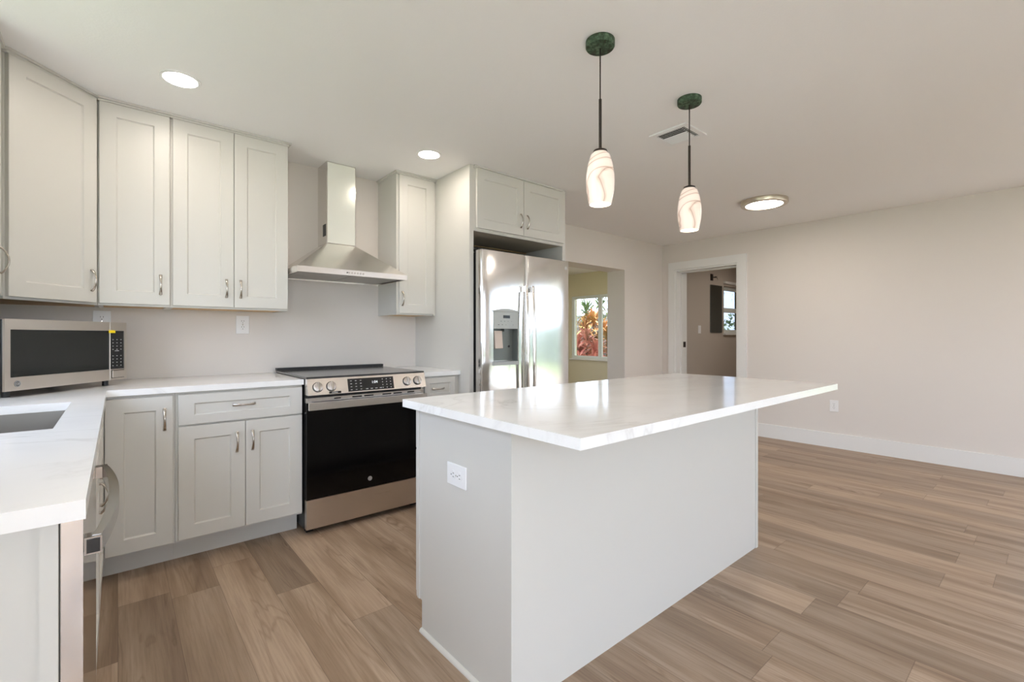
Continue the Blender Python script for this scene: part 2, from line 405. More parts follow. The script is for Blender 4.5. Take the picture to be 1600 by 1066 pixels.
# ------------------------------------------------------------------ the setting
struct('floor', B((XL - .2, 9.3, YR - .2, 4.4, -0.08, 0.0)), M['floor'], 'greige oak plank floor running through the kitchen', 'floor')
struct('ceiling', B((XL - .2, 9.3, YR - .2, 4.4, ZC, ZC + 0.1)), M['ceiling'], 'flat white kitchen ceiling with downlights', 'ceiling')
struct('wall_back', cells([XL - .2, 2.86, 3.977, 5.08], [0.0, 1.972, ZC], holes((2.86, 3.977, -1, 1.972)), 'Y', YW, YW + WT), M['wall'],
       'greige back wall with range, cabinets and square opening', 'wall')
struct('wall_left', cells([YR - .2, -6.0, -3.3, -1.45, -.26, YW], [0, .12, 1.02, 2.1, 2.16, ZC], holes((-1.45, -.26, 1.02, 2.16), (-6.0, -3.3, .12, 2.1)), 'X', XL - .2, XL), M['wall'],
       'greige left wall behind the sink counter', 'wall')
struct('wall_right', cells([YR - .2, -5.8, -2.74, -.337, .486, YW], [0, .08, 2.025, 2.12, ZC], holes((-5.8, -2.74, .08, 2.12), (-.337, .486, -1, 2.025)), 'X', XR, XR + .26), M['wall'],
       'long plain greige right wall with white cased doorway', 'wall')
struct('wall_rear', cells([XL - .2, -1.3, .1, 2.3, 4.6, XR], [0, .08, .75, 2.12, ZC], holes((2.3, 4.6, .08, 2.12), (-1.3, .1, .75, 2.12)), 'Y', YR - .2, YR), M['wall'],
       'rear wall behind the camera with openings for added windows', 'wall')
# casing of the doorway in the right wall
def rect_ring_bm(axis, a, b, u0, u1, v0, v1, w, bottom=True):
    us, vs = [u0, u0 + w, u1 - w, u1], [v0, v0 + (w if bottom else 0.0001), v1 - w, v1]
    return cells(us, vs, holes((u0 + w, u1 - w, (v0 + w) if bottom else -9, v1 - w)), axis, a, b)
bmc = cells([-.442, -.337, .486, .571], [0, 2.025, 2.123], holes((-.337, .486, -1, 2.025)), 'X', XR - .018, XR - .0005)
struct('trim_1', bmc, M['trim'], 'wide flat white casing around the doorway', 'door casing', bevel=0.002)
bmj = B((XR + .0005, XR + .27, .466, .4855, 0, 2.0245), (XR + .0005, XR + .27, -.3365, -.317, 0, 2.0245), (XR + .0005, XR + .27, -.3165, .4655, 2.005, 2.0245),
        (XR + .11, XR + .15, .452, .466, 0, 2.005), (XR + .11, XR + .15, -.317, -.303, 0, 2.005), (XR + .11, XR + .15, -.303, .452, 1.991, 2.005))
dj = struct('trim_2', bmj, M['trim'], 'white door jamb with stop inside the doorway', 'door jamb')
hb = B((XR + .175, XR + .235, .462, .4655, 1.0, 1.075))
obj('strike_plate', hb, M['bronze'], dj)
struct('baseboard_right', B((XR - .016, XR - .0005, YR, -5.86, 0, .15), (XR - .016, XR - .0005, -2.70, -.443, 0, .15), (XR - .016, XR - .0005, .572, YW, 0, .15)), M['trim'],
       'tall white baseboard along the right wall', 'baseboard', bevel=0.002)
struct('baseboard_back', B((3.978, XR - .017, YW - .016, YW - .0005, 0, .15)), M['trim'], 'white baseboard on the wall beside the opening', 'baseboard', bevel=0.002)
# room behind the opening
struct('wall_sunroom_right', cells([YW + WT, 2.46, 3.5, 4.4], [0, .707, 1.934, ZC], holes((2.46, 3.5, .707, 1.934)), 'X', 6.1, 6.26), M['sunroom'],
       'khaki wall with a white window beyond the opening', 'wall')
struct('wall_sunroom_back', cells([1.2, 1.5, 3.7, 6.1], [0, .7, 1.95, ZC], holes((1.5, 3.7, .7, 1.95)), 'Y', 4.2, 4.4), M['sunroom'], 'far khaki wall of the room beyond the opening', 'wall')
struct('wall_sunroom_left', B((1.2, 1.4, YW + WT, 4.2, 0, ZC)), M['sunroom'], 'left khaki wall of the room beyond the opening', 'wall')
struct('wall_sunroom_front', cells([5.081, 6.1], [0, ZC], holes(), 'Y', YW + WT - .03, YW + WT), M['sunroom'], 'khaki wall beside the opening in the room beyond', 'wall')
# bathroom behind the doorway
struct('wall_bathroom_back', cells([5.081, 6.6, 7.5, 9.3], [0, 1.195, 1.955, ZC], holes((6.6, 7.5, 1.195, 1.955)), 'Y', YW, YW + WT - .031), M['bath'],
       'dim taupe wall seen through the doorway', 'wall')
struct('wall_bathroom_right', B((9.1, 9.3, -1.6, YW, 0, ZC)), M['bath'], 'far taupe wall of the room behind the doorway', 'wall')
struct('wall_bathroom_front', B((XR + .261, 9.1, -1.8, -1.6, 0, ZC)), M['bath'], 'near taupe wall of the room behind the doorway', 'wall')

def window(name, axis, plane, u0, u1, v0, v1, split, label, depth=0.06, glass='glass', fw=0.035):
    """vinyl window filling its opening: frame, rail or mullion, panes"""
    a, b = plane, plane + depth
    w = obj(name, rect_ring_bm(axis, a, b, u0 + .001, u1 - .001, v0 + .001, v1 - .001, fw), M['vinyl'], bevel=0.003)
    w['kind'] = 'structure'; w['label'] = label; w['category'] = 'window'
    ORG[w.name] = Vector((0, 0, 0))
    iu0, iu1, iv0, iv1 = u0 + fw + .001, u1 - fw - .001, v0 + fw + .001, v1 - fw - .001
    def ubox(p0, p1, q0, q1, t0, t1): return B((t0, t1, p0, p1, q0, q1)) if axis == 'X' else B((p0, p1, t0, t1, q0, q1))
    mid = (a + b) / 2
    if split[0] == 'v':
        s = split[1]
        obj('mullion', ubox(s - .02, s + .02, iv0, iv1, a + .005, b - .005), M['vinyl'], w)
        ps = [(iu0, s - .02, iv0, iv1), (s + .02, iu1, iv0, iv1)]
    else:
        s = split[1]
        obj('meeting_rail', ubox(iu0, iu1, s - .015, s + .015, a + .005, b - .005), M['vinyl'], w)
        ps = [(iu0, iu1, iv0, s - .015), (iu0, iu1, s + .015, iv1)]
    for p in ps:
        sash = obj('sash', rect_ring_bm(axis, a + .012, b - .012, p[0], p[1], p[2], p[3], 0.022), M['vinyl'], w)
        obj('pane', ubox(p[0] + .022, p[1] - .022, p[2] + .022, p[3] - .022, mid - .002, mid + .002), M[glass], sash)
    return w
window('window_1', 'X', 6.11, 2.46, 3.5, .707, 1.934, ('v', 2.80), 'white sliding window with red plants outside, beyond the opening')
window('window_2', 'Y', YW + .05, 6.6, 7.5, 1.195, 1.955, ('h', 1.575), 'small sash window with pale sky, seen through the doorway', glass='tint_blue')
window('window_3', 'X', XR + .05, -5.8, -2.74, .08, 2.12, ('v', -4.27), 'tall glass slider in the right wall behind the camera', glass='tint')
window('added_window_4', 'Y', YR - .12, 2.3, 4.6, .08, 2.12, ('v', 3.45), 'added unseen patio slider in the rear wall, lighting the right side', glass='tint_dark')  # unseen glazing, moved along this wall to light the right side
window('window_5', 'X', XL - .1, -1.45, -.26, 1.02, 2.16, ('v', -.855), 'window over the sink on the left wall')
window('added_window_6', 'X', XL - .1, -6.0, -3.3, .12, 2.1, ('v', -4.65), 'added unseen window in the left wall, lighting the right wall')  # invented window, sized to throw daylight on the right wall
window('added_window_8', 'Y', YR - .12, -1.3, .1, .75, 2.12, ('v', -.6), 'added unseen rear window, bringing daylight to the base cabinets')  # invented window for more daylight on base doors and worktop
window('added_window_7', 'Y', 4.25, 1.5, 3.7, .7, 1.95, ('v', 2.6), 'added unseen window lighting the room beyond the opening')  # unseen window put in to brighten the far room
struct('trim_3', B((6.06, 6.0995, 2.44, 3.52, .685, .7065)), M['trim'], 'window sill of the window beyond the opening', 'window sill')
struct('trim_4', B((6.57, 7.53, YW - .04, YW - .0005, 1.170, 1.1945)), M['trim'], 'window sill of the small bathroom window', 'window sill')
struct('trim_5', B((6.585, 7.515, YW - .03, YW - .0005, 1.99, 2.03)), M['trim'], 'narrow white valance above the small bathroom window', 'blind valance')

# ------------------------------------------------------------------ base cabinets on the back wall
CAB = M['cabinet']
def handle(parent, x, y, z, horizontal=False, L=0.106, rot=None):
    mm = T((x, y, z)) if rot is None else T((x, y, z)) @ rot
    return obj('handle', bow_bm(L, mm, horizontal), M['nickel'], parent, smooth=True, label='curved satin nickel pull')
def front_panel(name, parent, x0, x1, z0, z1, y, rx=.066, rz=.066):
    return obj(name, shaker_bm(x1 - x0, z1 - z0, rx, rz, mtx=T((x0, y, z0))), CAB, parent)

YF = 0.031; YD = 0.0115
c = thing('base_cabinet', 'grey corner base cabinet with single door beside the dishwasher', 'cabinet', (-.75, .3, 0), 'base cabinets on the back wall')
obj('body', B((-.8705, -.604, YF, YW - .001, .118, CB - .001), (-1.5, -.8715, .0, YW - .001, .118, CB - .001)), CAB, c)
obj('toe_kick', B((-.90, -.604, .132, .147, 0, .1175)), CAB, c)
d = front_panel('door', c, -.868, -.614, .1275, .8565, YD); handle(d, -.647, YD, .743)
c = thing('base_cabinet', 'grey two-door base cabinet with a drawer, left of the range', 'cabinet', (-.3, .3, 0), 'base cabinets on the back wall')
obj('body', B((-.603, -.003, YF, YW - .001, .118, CB - .001)), CAB, c)
obj('toe_kick', B((-.6035, -.016, .132, .147, 0, .1175), (-.016, -.003, .132, .6, 0, .1175)), CAB, c)
d = front_panel('drawer', c, -.592, -.0065, .705, .8575, YD, .066, .046); handle(d, -.303, YD, .787, True)
d = front_panel('door', c, -.592, -.297, .131, .6965, YD); handle(d, -.337, YD, .588)
d = front_panel('door', c, -.2945, -.0065, .131, .6965, YD); handle(d, -.263, YD, .588)
c = thing('base_cabinet', 'narrow grey drawer base cabinet between range and refrigerator', 'cabinet', (.93, .3, 0), 'base cabinets on the back wall')
obj('body', B((.768, 1.084, YF, YW - .001, .118, CB - .001)), CAB, c)
obj('toe_kick', B((.768, 1.084, .132, .147, 0, .1175)), CAB, c)
d = front_panel('drawer', c, .797, 1.046, .705, .8615, YD, .037, .04); handle(d, .9025, YD, .782, True, .1)
d = front_panel('door', c, .797, 1.046, .131, .6965, YD); handle(d, .84, YD, .6)

# left run: sink base, dishwasher, end panel
c = thing('sink_cabinet', 'grey sink base cabinet on the left wall under the sink', 'cabinet', (-1.2, -.7, 0))
obj('body', B((-1.5, -.892, -1.228, -.002, .118, .55), (-.91, -.892, -1.228, -.002, .55, CB - .001)), CAB, c)
obj('toe_kick', B((-.99, -.975, -1.228, .131, 0, .1175)), CAB, c)
RX = Matrix.Rotation(PI / 2, 4, 'Z')     # local -Y front -> +X
for y0, y1, hy in ((-1.222, -.627, -.67), (-.624, -.05, -.58)):
    d = obj('door', shaker_bm(y1 - y0, .566, mtx=T((-.8725, y0, .1305)) @ RX), CAB, c)
    handle(d, -.8725, hy, .588, rot=RX)
    obj('false_front', shaker_bm(y1 - y0, .153, .066, .046, mtx=T((-.8725, y0, .705)) @ RX), CAB, c)
c = thing('peninsula_end_panel', 'pale grey end panel closing the left counter beside the dishwasher', 'panel', (-1.2, -1.845, 0))
obj('panel', B((-1.508, -.893, -1.845, -1.832, 0, CB - .001)), CAB, c)
obj('edge_stile', B((-.913, -.8925, -1.851, -1.8455, 0, CB - .001)), CAB, c, bevel=.001)

dw = thing('dishwasher', 'stainless dishwasher with bowed handle under the left counter', 'dishwasher', (-1.2, -1.53, 0))
obj('tub', B((-1.48, -.8935, -1.829, -1.232, .1, .867)), M['blackside'], dw)
dd = obj('door', B((-.892, -.8655, -1.829, -1.232, .1, .8665)), M['steel_fridge'], dw, bevel=.004)
obj('kick_plate', B((-.97, -.95, -1.829, -1.232, 0, .0995)), M['black'], dw)
bm = BM(); pts = []; szs = []; n = 21
for i in range(n):
    t = i / (n - 1); pts.append((-.850 + .021 * math.sin(PI * t) ** .8, -1.81 + .54 * t, .813)); szs.append((.0145, .0055 + .0028 * math.sin(PI * t)))
sweep(bm, pts, szs, (0, 0, 1), rect=True)
box(bm, -.8650, -.843, -1.817, -1.792, .799, .827); box(bm, -.8650, -.843, -1.288, -1.263, .799, .827)
dh = obj('handle', bm, M['steel_shadow'], dd, smooth=True, bevel=.0015, label='bowed bar handle on two square posts')
obj('end_cap', B((-.862, -.8455, -1.8185, -1.8172, .802, .824)), M['panel_black'], dh)

# countertops
def hole_sink(u, v):
    if -1.37 < u < -.957 and -1.068 < v < -.40: return False
    return v > 0.0 or u < -.861
bm = cells([XL + .001, -1.37, -.957, -.861, -.001], [-1.864, -1.068, -.40, 0.0, YW - .001], hole_sink, 'Z', CB, CT)
tag(obj('countertop', bm, M['quartz'], bevel=.003), 'white veined quartz worktop, L-shaped, under the microwave', 'countertop')
tag(obj('countertop', B((.7665, 1.0835, .0, YW - .001, CB, CT)), M['quartz'], bevel=.003), 'short white quartz worktop between range and refrigerator', 'countertop')
sk = thing('sink', 'undermount stainless sink basin in the left counter', 'sink', (-1.16, -.73, CB))
x0, x1, y0, y1, zb = -1.375, -.952, -1.073, -.395, .66
bm = BM()
ts = .006
for q in ((x0 - ts, x0, y0 - ts, y1 + ts, zb, CB - .001), (x1, x1 + ts, y0 - ts, y1 + ts, zb, CB - .001), (x0, x1, y0 - ts, y0, zb, CB - .001), (x0, x1, y1, y1 + ts, zb, CB - .001), (x0 - ts, x1 + ts, y0 - ts, y1 + ts, zb - ts, zb)): box(bm, *q)
obj('basin', bm, M['steel_dark'], sk)
bm = BM(); cyl(bm, (-1.16, -.73, zb), .045, .004); obj('drain', bm, M['steel'], sk, smooth=True)

# ------------------------------------------------------------------ wall cabinets
ZU0, ZU1, UB = 1.3218, 2.3546, 1.311
YUF, YUD = .357, .3375
def crown_box(x0, x1, yf, ret_left=None, ret_right=None):
    """small two-step crown: list of boxes"""
    out = []
    for dz0, dz1, pr in ((2.3560, 2.3655, .004), (2.3655, ZC - .0008, .016)):
        out.append((x0 - (pr if ret_left else 0), x1 + (pr if ret_right else 0), yf - pr, YW - .001, dz0, dz1))
    return out
def upper(label, x0, x1, doors, handles, lft=False, rgt=False, name='wall_cabinet', filler=None):
    c = thing(name, label, 'cabinet', ((x0 + x1) / 2, .5, UB), 'wall cabinets')
    obj('body', B((x0, x1, YUF, YW - .001, UB + .012, 2.3555)), CAB, c)
    obj('bottom_panel', B((x0 + .018, x1 - .018, YUF + .02, YW - .002, UB + .004, UB + .0118)), M['cab_wood'], c)
    obj('frame_rail', B((x0, x1, YUF, YUF + .019, UB, UB + .0118), (x0, x0 + .016, YUF + .0195, YW - .002, UB, UB + .0118), (x1 - .016, x1, YUF + .0195, YW - .002, UB, UB + .0118)), CAB, c)
    obj('crown', B(*crown_box(x0, x1, YUD + .004, lft, rgt)), CAB, c)
    for (a, b), hx in zip(doors, handles):
        d = front_panel('door', c, a, b, ZU0, ZU1, YUD); handle(d, hx, YUD, 1.431)
    if filler: obj('filler', B((*filler, YUF - .006, YUF - .0002, UB, 2.3555)), CAB, c)
    return c
upper('tall grey single-door wall cabinet right of the angled corner cabinet', -.8995, -.6005, [(-.8945, -.6045)], [-.644])
upper('tall grey two-door wall cabinet left of the range hood', -.5995, .0045, [(-.590, -.2965), (-.2935, .0015)], [-.335, -.262], rgt=True)
upper('narrow grey wall cabinet between range hood and refrigerator panel', .755, 1.084, [(.7715, 1.063)], [.7945], lft=True, filler=(1.065, 1.084))

# angled corner cabinet
c = thing('corner_wall_cabinet', 'angled grey wall cabinet in the corner above the microwave', 'cabinet', (-1.25, .4, UB), 'wall cabinets')
poly = [(-1.508, YW - .001), (-.9005, YW - .001), (-.9005, YUF), (-1.193, .0645), (-1.508, .0645)]
bm = BM(); prism(bm, poly, 'Z', UB + .0125, 2.3555); obj('body', bm, CAB, c)
bm = BM(); prism(bm, [(-1.49, YW - .02), (-.92, YW - .02), (-.92, YUF + .03), (-1.2, .085), (-1.49, .085)], 'Z', UB + .004, UB + .0122); obj('bottom_panel', bm, M['cab_wood'], c)
u = Vector((.7071, .7071, 0)); nrm = Vector((.7071, -.7071, 0))
DM = Matrix(((u.x, -nrm.x, 0, -1.193), (u.y, -nrm.y, 0, .0645), (0, 0, 1, 0), (0, 0, 0, 1)))       # local x along the face, y into it
LD = math.hypot(-.9005 + 1.193, YUF - .0645)
obj('frame_rail', B((0.0, LD, 0.0005, .018, UB, UB + .0122), mtx=DM), CAB, c)
d = obj('door', shaker_bm(LD - .028, ZU1 - ZU0, mtx=DM @ T((.006, -.0195, ZU0))), CAB, c)
obj('handle', bow_bm(.106, DM @ T((LD - .052, -.0195, 1.431))), M['nickel'], d, smooth=True, label='curved satin nickel pull')
bm = BM()
for za, zb_, pr in ((2.3560, 2.3655, .004), (2.3655, ZC - .0008, .016)):
    o1 = nrm * (.0155 + pr)
    prism(bm, [(-1.50, YW - .002), (-.9002, YW - .002), (-.9002, YUF + o1.y + .0), (-.9002 + 0, YUF + o1.y), (-1.193 + o1.x, .0645 + o1.y + .004), (-1.50, .0645 + o1.y + .004)], 'Z', za, zb_)
bmesh.ops.remove_doubles(bm, verts=bm.verts[:], dist=1e-6)
obj('crown', bm, CAB, c)
# cabinet on the left wall, only its edge in view
c = thing('wall_cabinet', 'grey wall cabinet on the left wall, cut by the frame edge', 'cabinet', (-1.35, -.1, UB), 'wall cabinets')
obj('body', B((-1.508, -1.2085, -.21, .0, UB + .0125, 2.3555)), CAB, c)
obj('frame_rail', B((-1.508, -1.2085, -.21, .0, UB, UB + .0122)), CAB, c)
obj('filler', B((-1.508, -1.2085, .0005, .0445, UB, 2.3555)), CAB, c)
d = obj('door', shaker_bm(.195, ZU1 - ZU0, mtx=T((-1.189, -.205, ZU0)) @ RX), CAB, c)
handle(d, -1.189, -.05, 1.46, rot=RX)
obj('crown', B((-1.508, -1.183, -.21, .03, 2.3560, ZC - .0008)), CAB, c)

# ------------------------------------------------------------------ refrigerator bay
obj_lp = obj('refrigerator_side_panel', B((1.0855, 1.121, -.112, YW - .001, 0, ZC - .0005)), CAB, bevel=.001)
tag(obj_lp, 'tall greige panel left of the refrigerator, floor to ceiling', 'panel')
obj_rp = obj('refrigerator_side_panel', B((2.0375, 2.073, -.112, YW - .001, 0, ZC - .0005)), CAB, bevel=.001)
tag(obj_rp, 'tall panel right of the refrigerator beside the opening', 'panel')
c = thing('bridge_cabinet', 'grey two-door cabinet above the refrigerator', 'cabinet', (1.58, .1, 1.91))
obj('body', B((1.1215, 2.037, -.1115, .34, 1.917, 2.3555)), CAB, c)
obj('bottom_panel', B((1.14, 2.02, -.09, .335, 1.909, 1.9165)), M['cab_under'], c)
obj('frame_rail', B((1.1215, 2.037, -.1115, -.0925, 1.908, 1.9165)), CAB, c)
obj('cleat', B((1.1215, 2.037, .3405, .365, 1.905, 1.935)), M['cab_wood'], c, label='bare wood cleat along the back')
obj('crown', B((1.1215, 2.037, -.118, .34, 2.3560, 2.3655), (1.1215, 2.037, -.128, .34, 2.3655, ZC - .0008)), CAB, c)
d = front_panel('door', c, 1.1385, 1.5855, 1.930, ZU1, -.1315); handle(d, 1.553, -.1315, 2.04)
d = front_panel('door', c, 1.5885, 2.041, 1.930, ZU1, -.1315); handle(d, 1.622, -.1315, 2.04)

def cut(bm, cutter):
    """boolean difference of two bmeshes"""
    def mk(b):
        me = bpy.data.meshes.new('c'); bmesh.ops.recalc_face_normals(b, faces=b.faces[:]); b.to_mesh(me); b.free()
        o = bpy.data.objects.new('c', me); COL.objects.link(o); return o
    A, K = mk(bm), mk(cutter); md = A.modifiers.new('b', 'BOOLEAN'); md.operation = 'DIFFERENCE'; md.object = K; md.solver = 'EXACT'
    dg = bpy.context.evaluated_depsgraph_get(); me = bpy.data.meshes.new_from_object(A.evaluated_get(dg))
    out = BM(); out.from_mesh(me)
    for o in (A, K): bpy.data.objects.remove(o)
    return out
fr = thing('refrigerator', 'stainless side-by-side refrigerator with water dispenser', 'refrigerator', (1.58, .2, 0))
FY = -.2
obj('case', B((1.13, 2.030, -.128, .56, .02, 1.752)), M['blackside'], fr)
for hx in (1.133, 1.972): obj('hinge_cover', B((hx, hx + .055, -.15, -.06, 1.7655, 1.779)), M['black'], fr)
obj('kick_grille', B((1.14, 2.02, -.17, -.129, .012, .085)), M['black'], fr)
def door_profile(x0, x1, r=.022):
    pts = [(x0, -.132), (x0, FY + r)]
    for k in range(1, 7): a = PI / 2 * k / 6; pts.append((x0 + r - r * math.cos(a), FY + r - r * math.sin(a)))
    nseg = 8
    for k in range(1, nseg): pts.append((x0 + r + (x1 - x0 - 2 * r) * k / nseg, FY - .004 * math.sin(PI * k / nseg)))
    for k in range(0, 6): a = PI / 2 * k / 6; pts.append((x1 - r + r * math.sin(a), FY + r - r * math.cos(a)))
    pts += [(x1, FY + r), (x1, -.132)]
    return pts
DX0, DX1, DZ0, DZ1 = 1.230, 1.462, .952, 1.330
bm = BM(); prism(bm, door_profile(1.128, 1.5445), 'Z', .09, 1.765)
k = B((DX0, DX1, -.26, -.142, DZ0, DZ1))
fd = obj('freezer_door', cut(bm, k), M['steel_fridge'], fr, smooth=True)
bm = BM(); prism(bm, door_profile(1.548, 2.032), 'Z', .09, 1.765)
rd = obj('refrigerator_door', bm, M['steel_fridge'], fr, smooth=True)
for x, par in ((1.516, fd), (1.580, rd)):
    bm = BM(); pts = []; n = 25
    for i in range(n):
        t = i / (n - 1); pts.append((x, FY - .040 - .022 * math.sin(PI * t), .42 + 1.11 * t))
    sweep(bm, pts, (.0145, .009), (1, 0, 0), seg=16)
    for z in (.44, 1.505): box(bm, x - .012, x + .012, FY - .045, FY - .001, z - .02, z + .02)
    obj('handle', bm, M['steel_polished'], par, smooth=True, label='long bowed steel bar handle')
def arch():
    bm = BM(); pts = [(DX0 - .01, DZ1)]
    for i in range(13): t = i / 12; pts.append((DX0 - .01 + t * (DX1 - DX0 + .02), DZ1 + .004 + .018 * math.sin(PI * t)))
    pts.append((DX1 + .01, DZ1)); prism(bm, pts, 'Y', FY - .012, FY + .01); return bm
obj('dispenser_hood', arch(), M['dispenser'], fd)
bm = BM()
box(bm, DX0 + .001, DX0 + .004, FY - .003, -.143, DZ0 + .001, 1.2055); box(bm, DX1 - .004, DX1 - .001, FY - .003, -.143, DZ0 + .001, 1.2055)
box(bm, DX0 + .0045, DX1 - .0045, -.147, -.143, DZ0 + .02, 1.2055)
obj('dispenser_cavity', bm, M['disp_dark'], fd)
obj('drip_tray', B((DX0 - .003, DX1 + .003, FY - .014, -.148, DZ0 - .012, DZ0 + .014)), M['dispenser'], fd, bevel=.003)
obj('display', B((1.318, 1.382, FY - .0072, FY - .0062, 1.282, 1.304)), M['panel_black'], fd)
bm = BM()
for i in range(5): box(bm, 1.27 + i * .036, 1.282 + i * .032, FY - .007, FY - .0062, 1.232, 1.236)
for i in range(4): box(bm, 1.295 + i * .034, 1.303 + i * .032, FY - .007, FY - .0062, 1.258, 1.262)
for f in bm.faces: f.material_index = 1
box(bm, DX0 + .001, DX1 - .001, FY - .006, -.143, 1.206, DZ1 - .001)
obj('dispenser_panel', bm, [M['dispenser'], M['dark_text']], fd)
obj('paddle', B((1.262, 1.336, -.172, -.150, 1.06, 1.19), mtx=T((1.30, -.16, 1.19)) @ Matrix.Rotation(-.1, 4, 'X') @ T((-1.30, .16, -1.19))), M['paddle'], fd, bevel=.003)
obj('nozzle', B((1.345, 1.385, -.185, -.150, 1.185, 1.2055)), M['disp_dark'], fd)
bm = BM(); cyl(bm, (1.42, -.150, 1.075), .009, .003, 'Y', 16); obj('sensor', bm, M['black'], fd)
def badge(parent, M4, r, disc='steel_dark'):
    """round monogram badge in the local XY plane of M4, facing local +Z"""
    bm = BM(); cyl(bm, (0, 0, 0), r, .0012, 'Z', 28, mtx=M4); b = obj('badge', bm, M[disc], parent)
    bm = text_bm('GE', r * 1.05, M4 @ T((0, 0, .0016)), .0004, shear=.25)
    t2 = BM(); 
    prof = [(r * .80, .0013), (r * .92, .0013), (r * .92, .0020), (r * .80, .0020)]
    lathe(t2, prof, (0, 0, 0), 28, True); t2.transform(M4)
    me = bpy.data.meshes.new('q'); t2.to_mesh(me); bm.from_mesh(me); bpy.data.meshes.remove(me); t2.free()
    obj('monogram', bm, M['grey_text'], b); return b
badge(rd, front(1.985, FY - .0005, 1.708), .016)

# ------------------------------------------------------------------ range
rg = thing('range', 'stainless slide-in electric range with black glass oven door', 'range', (.383, .3, 0))
obj('body', B((.0045, .7605, .0, .63, .03, .905)), M['blackside'], rg)
obj('foot', B((.02, .06, .03, .07, 0, .0295)), M['black'], rg); obj('foot', B((.70, .74, .03, .07, 0, .0295)), M['black'], rg)
obj('cooktop', B((.0025, .7625, -.036, .636, .9055, .916)), M['cooktop'], rg, bevel=.002)
obj('rear_trim', B((.004, .77, .612, .655, .9165, .934)), M['black'], rg, bevel=.003)
bm = BM(); prism(bm, [(-.0005, .812), (-.066, .812), (-.040, .9045), (-.0005, .9045)], 'X', .0035, .7625)
cp = obj('control_panel', bm, M['steel'], rg, bevel=.002)
ang = math.atan2(.026, .0925)
PM = T((0, -.066, .812)) @ Matrix.Rotation(-ang, 4, 'X')        # local x along range, z up the slope, -y out
obj('clock', text_bm('1:04', .023, PM @ T((.405, -.0016, .055)) @ Matrix.Rotation(PI / 2, 4, 'X'), .0003), M['clock'], cp)
bm = BM()
for i in range(3):
    for j in range(4): box(bm, .251 + i * .030, .261 + i * .030, -.0018, -.0012, .015 + j * .018, .018 + j * .018, mtx=PM)
for i in range(3):
    for j in range(4): box(bm, .455 + i * .027, .460 + i * .027, -.0018, -.0012, .014 + j * .018, .019 + j * .018, mtx=PM)
for i in range(4): box(bm, .345 + i * .03, .360 + i * .03, -.0018, -.0012, .014, .018, mtx=PM)
for f in bm.faces: f.material_index = 1
box(bm, .236, .532, -.0012, .001, .006, .084, mtx=PM)
obj('touch_panel', bm, [M['panel_black'], M['grey_text']], cp)
for x in (.060, .137, .627, .703):
    bm = BM(); K = PM @ T((x, 0, .046))
    cyl(bm, (0, -.014, 0), .026, .0108, 'Y', 28, mtx=K)
    kb = obj('knob', bm, M['knob_steel'], cp, smooth=True, bevel=.002)
    bm = BM(); cyl(bm, (0, -.003, 0), .0292, .0028, 'Y', 28, mtx=K); obj('skirt', bm, M['black'], kb)
    obj('grip', B((-.0045, .0045, -.030, -.0122, -.025, .025), mtx=K), M['nickel'], kb, bevel=.002)
bm = BM()
for i in range(6): box(bm, .138 + i * .006, .1415 + i * .006, -.0019, -.0014, .006, .012, mtx=PM)
for f in bm.faces: f.material_index = 1
box(bm, .122, .192, -.0014, .001, .003, .0155, mtx=PM)
obj('label_plate', bm, [M['panel_black'], M['grey_text']], cp)
od = obj('oven_door', B((.0045, .7605, -.0335, -.0005, .2085, .765)), M['oven_glass'], rg, bevel=.003)
obj('door_rail', B((.0045, .7605, -.036, -.0005, .7655, .7935)), M['steel'], od, bevel=.002)
for a, b in ((.16, .20), (.27, .33), (.345, .405), (.465, .525), (.54, .60), (.64, .69)): obj('vent_slot', B((a, b, -.0368, -.0355, .778, .786)), M['black'], od)
bm = BM(); box(bm, .0045, .7605, -.082, -.066, .728, .770)
for x in (.03, .72): box(bm, x - .012, x + .012, -.066, -.0337, .735, .765)
obj('handle', bm, M['steel'], od, bevel=.003, label='wide flat stainless bar handle')
badge(od, front(.383, -.0338, .262), .014)
obj('storage_drawer', B((.0045, .7605, -.0335, -.0005, .036, .2045)), M['steel_warm'], rg, bevel=.003)

# ------------------------------------------------------------------ hood
hd = thing('range_hood', 'stainless chimney range hood above the range', 'range hood', (.385, .45, 1.55))
hx0, hx1, hy0, hz0, hz1 = .012, .7535, .182, 1.550, 1.585
lip = BM()
vs = [(hx0, hy0), (hx1, hy0), (hx1, YW - .001), (hx0, YW - .001)]
lipb = obj('lip', rect_ring_bm('Z', hz0, hz1, hx0, hx1, hy0, YW - .001, .012), M['steel'], hd)
cx0, cx1, cy0, cz0 = .292, .4955, .481, 1.803
bm = BM()
lo = [bm.verts.new(p) for p in ((hx0, hy0, hz1), (hx1, hy0, hz1), (hx1, YW - .001, hz1), (hx0, YW - .001, hz1))]
hi = [bm.verts.new(p) for p in ((cx0, cy0, cz0), (cx1, cy0, cz0), (cx1, YW - .001, cz0), (cx0, YW - .001, cz0))]
for i in range(4): bm.faces.new((lo[i], lo[(i + 1) % 4], hi[(i + 1) % 4], hi[i]))
bm.faces.new(lo); bm.faces.new(hi)
obj('canopy', bm, M['steel'], hd)
obj('chimney', B((cx0, cx1, cy0, YW - .001, cz0 + .0005, ZC - .001)), M['steel_polished'], hd)
M['painted_reflection'] = mat('painted_reflection_sheet', (.90, .92, .85), .16, .45)
obj('front_panel', B((cx0 + .004, cx1 - .004, cy0 - .0012, cy0 - .0002, cz0 + .004, ZC - .008)), M['painted_reflection'], hd, label='pale sheet painting a bright reflection on the chimney front')  # pale sheet added over the steel to paint a bright reflection
bm = BM()
for i in range(7): box(bm, cx0 - .0015, cx0 - .0002, .505 + i * .008, .510 + i * .008, 1.862, 1.935)
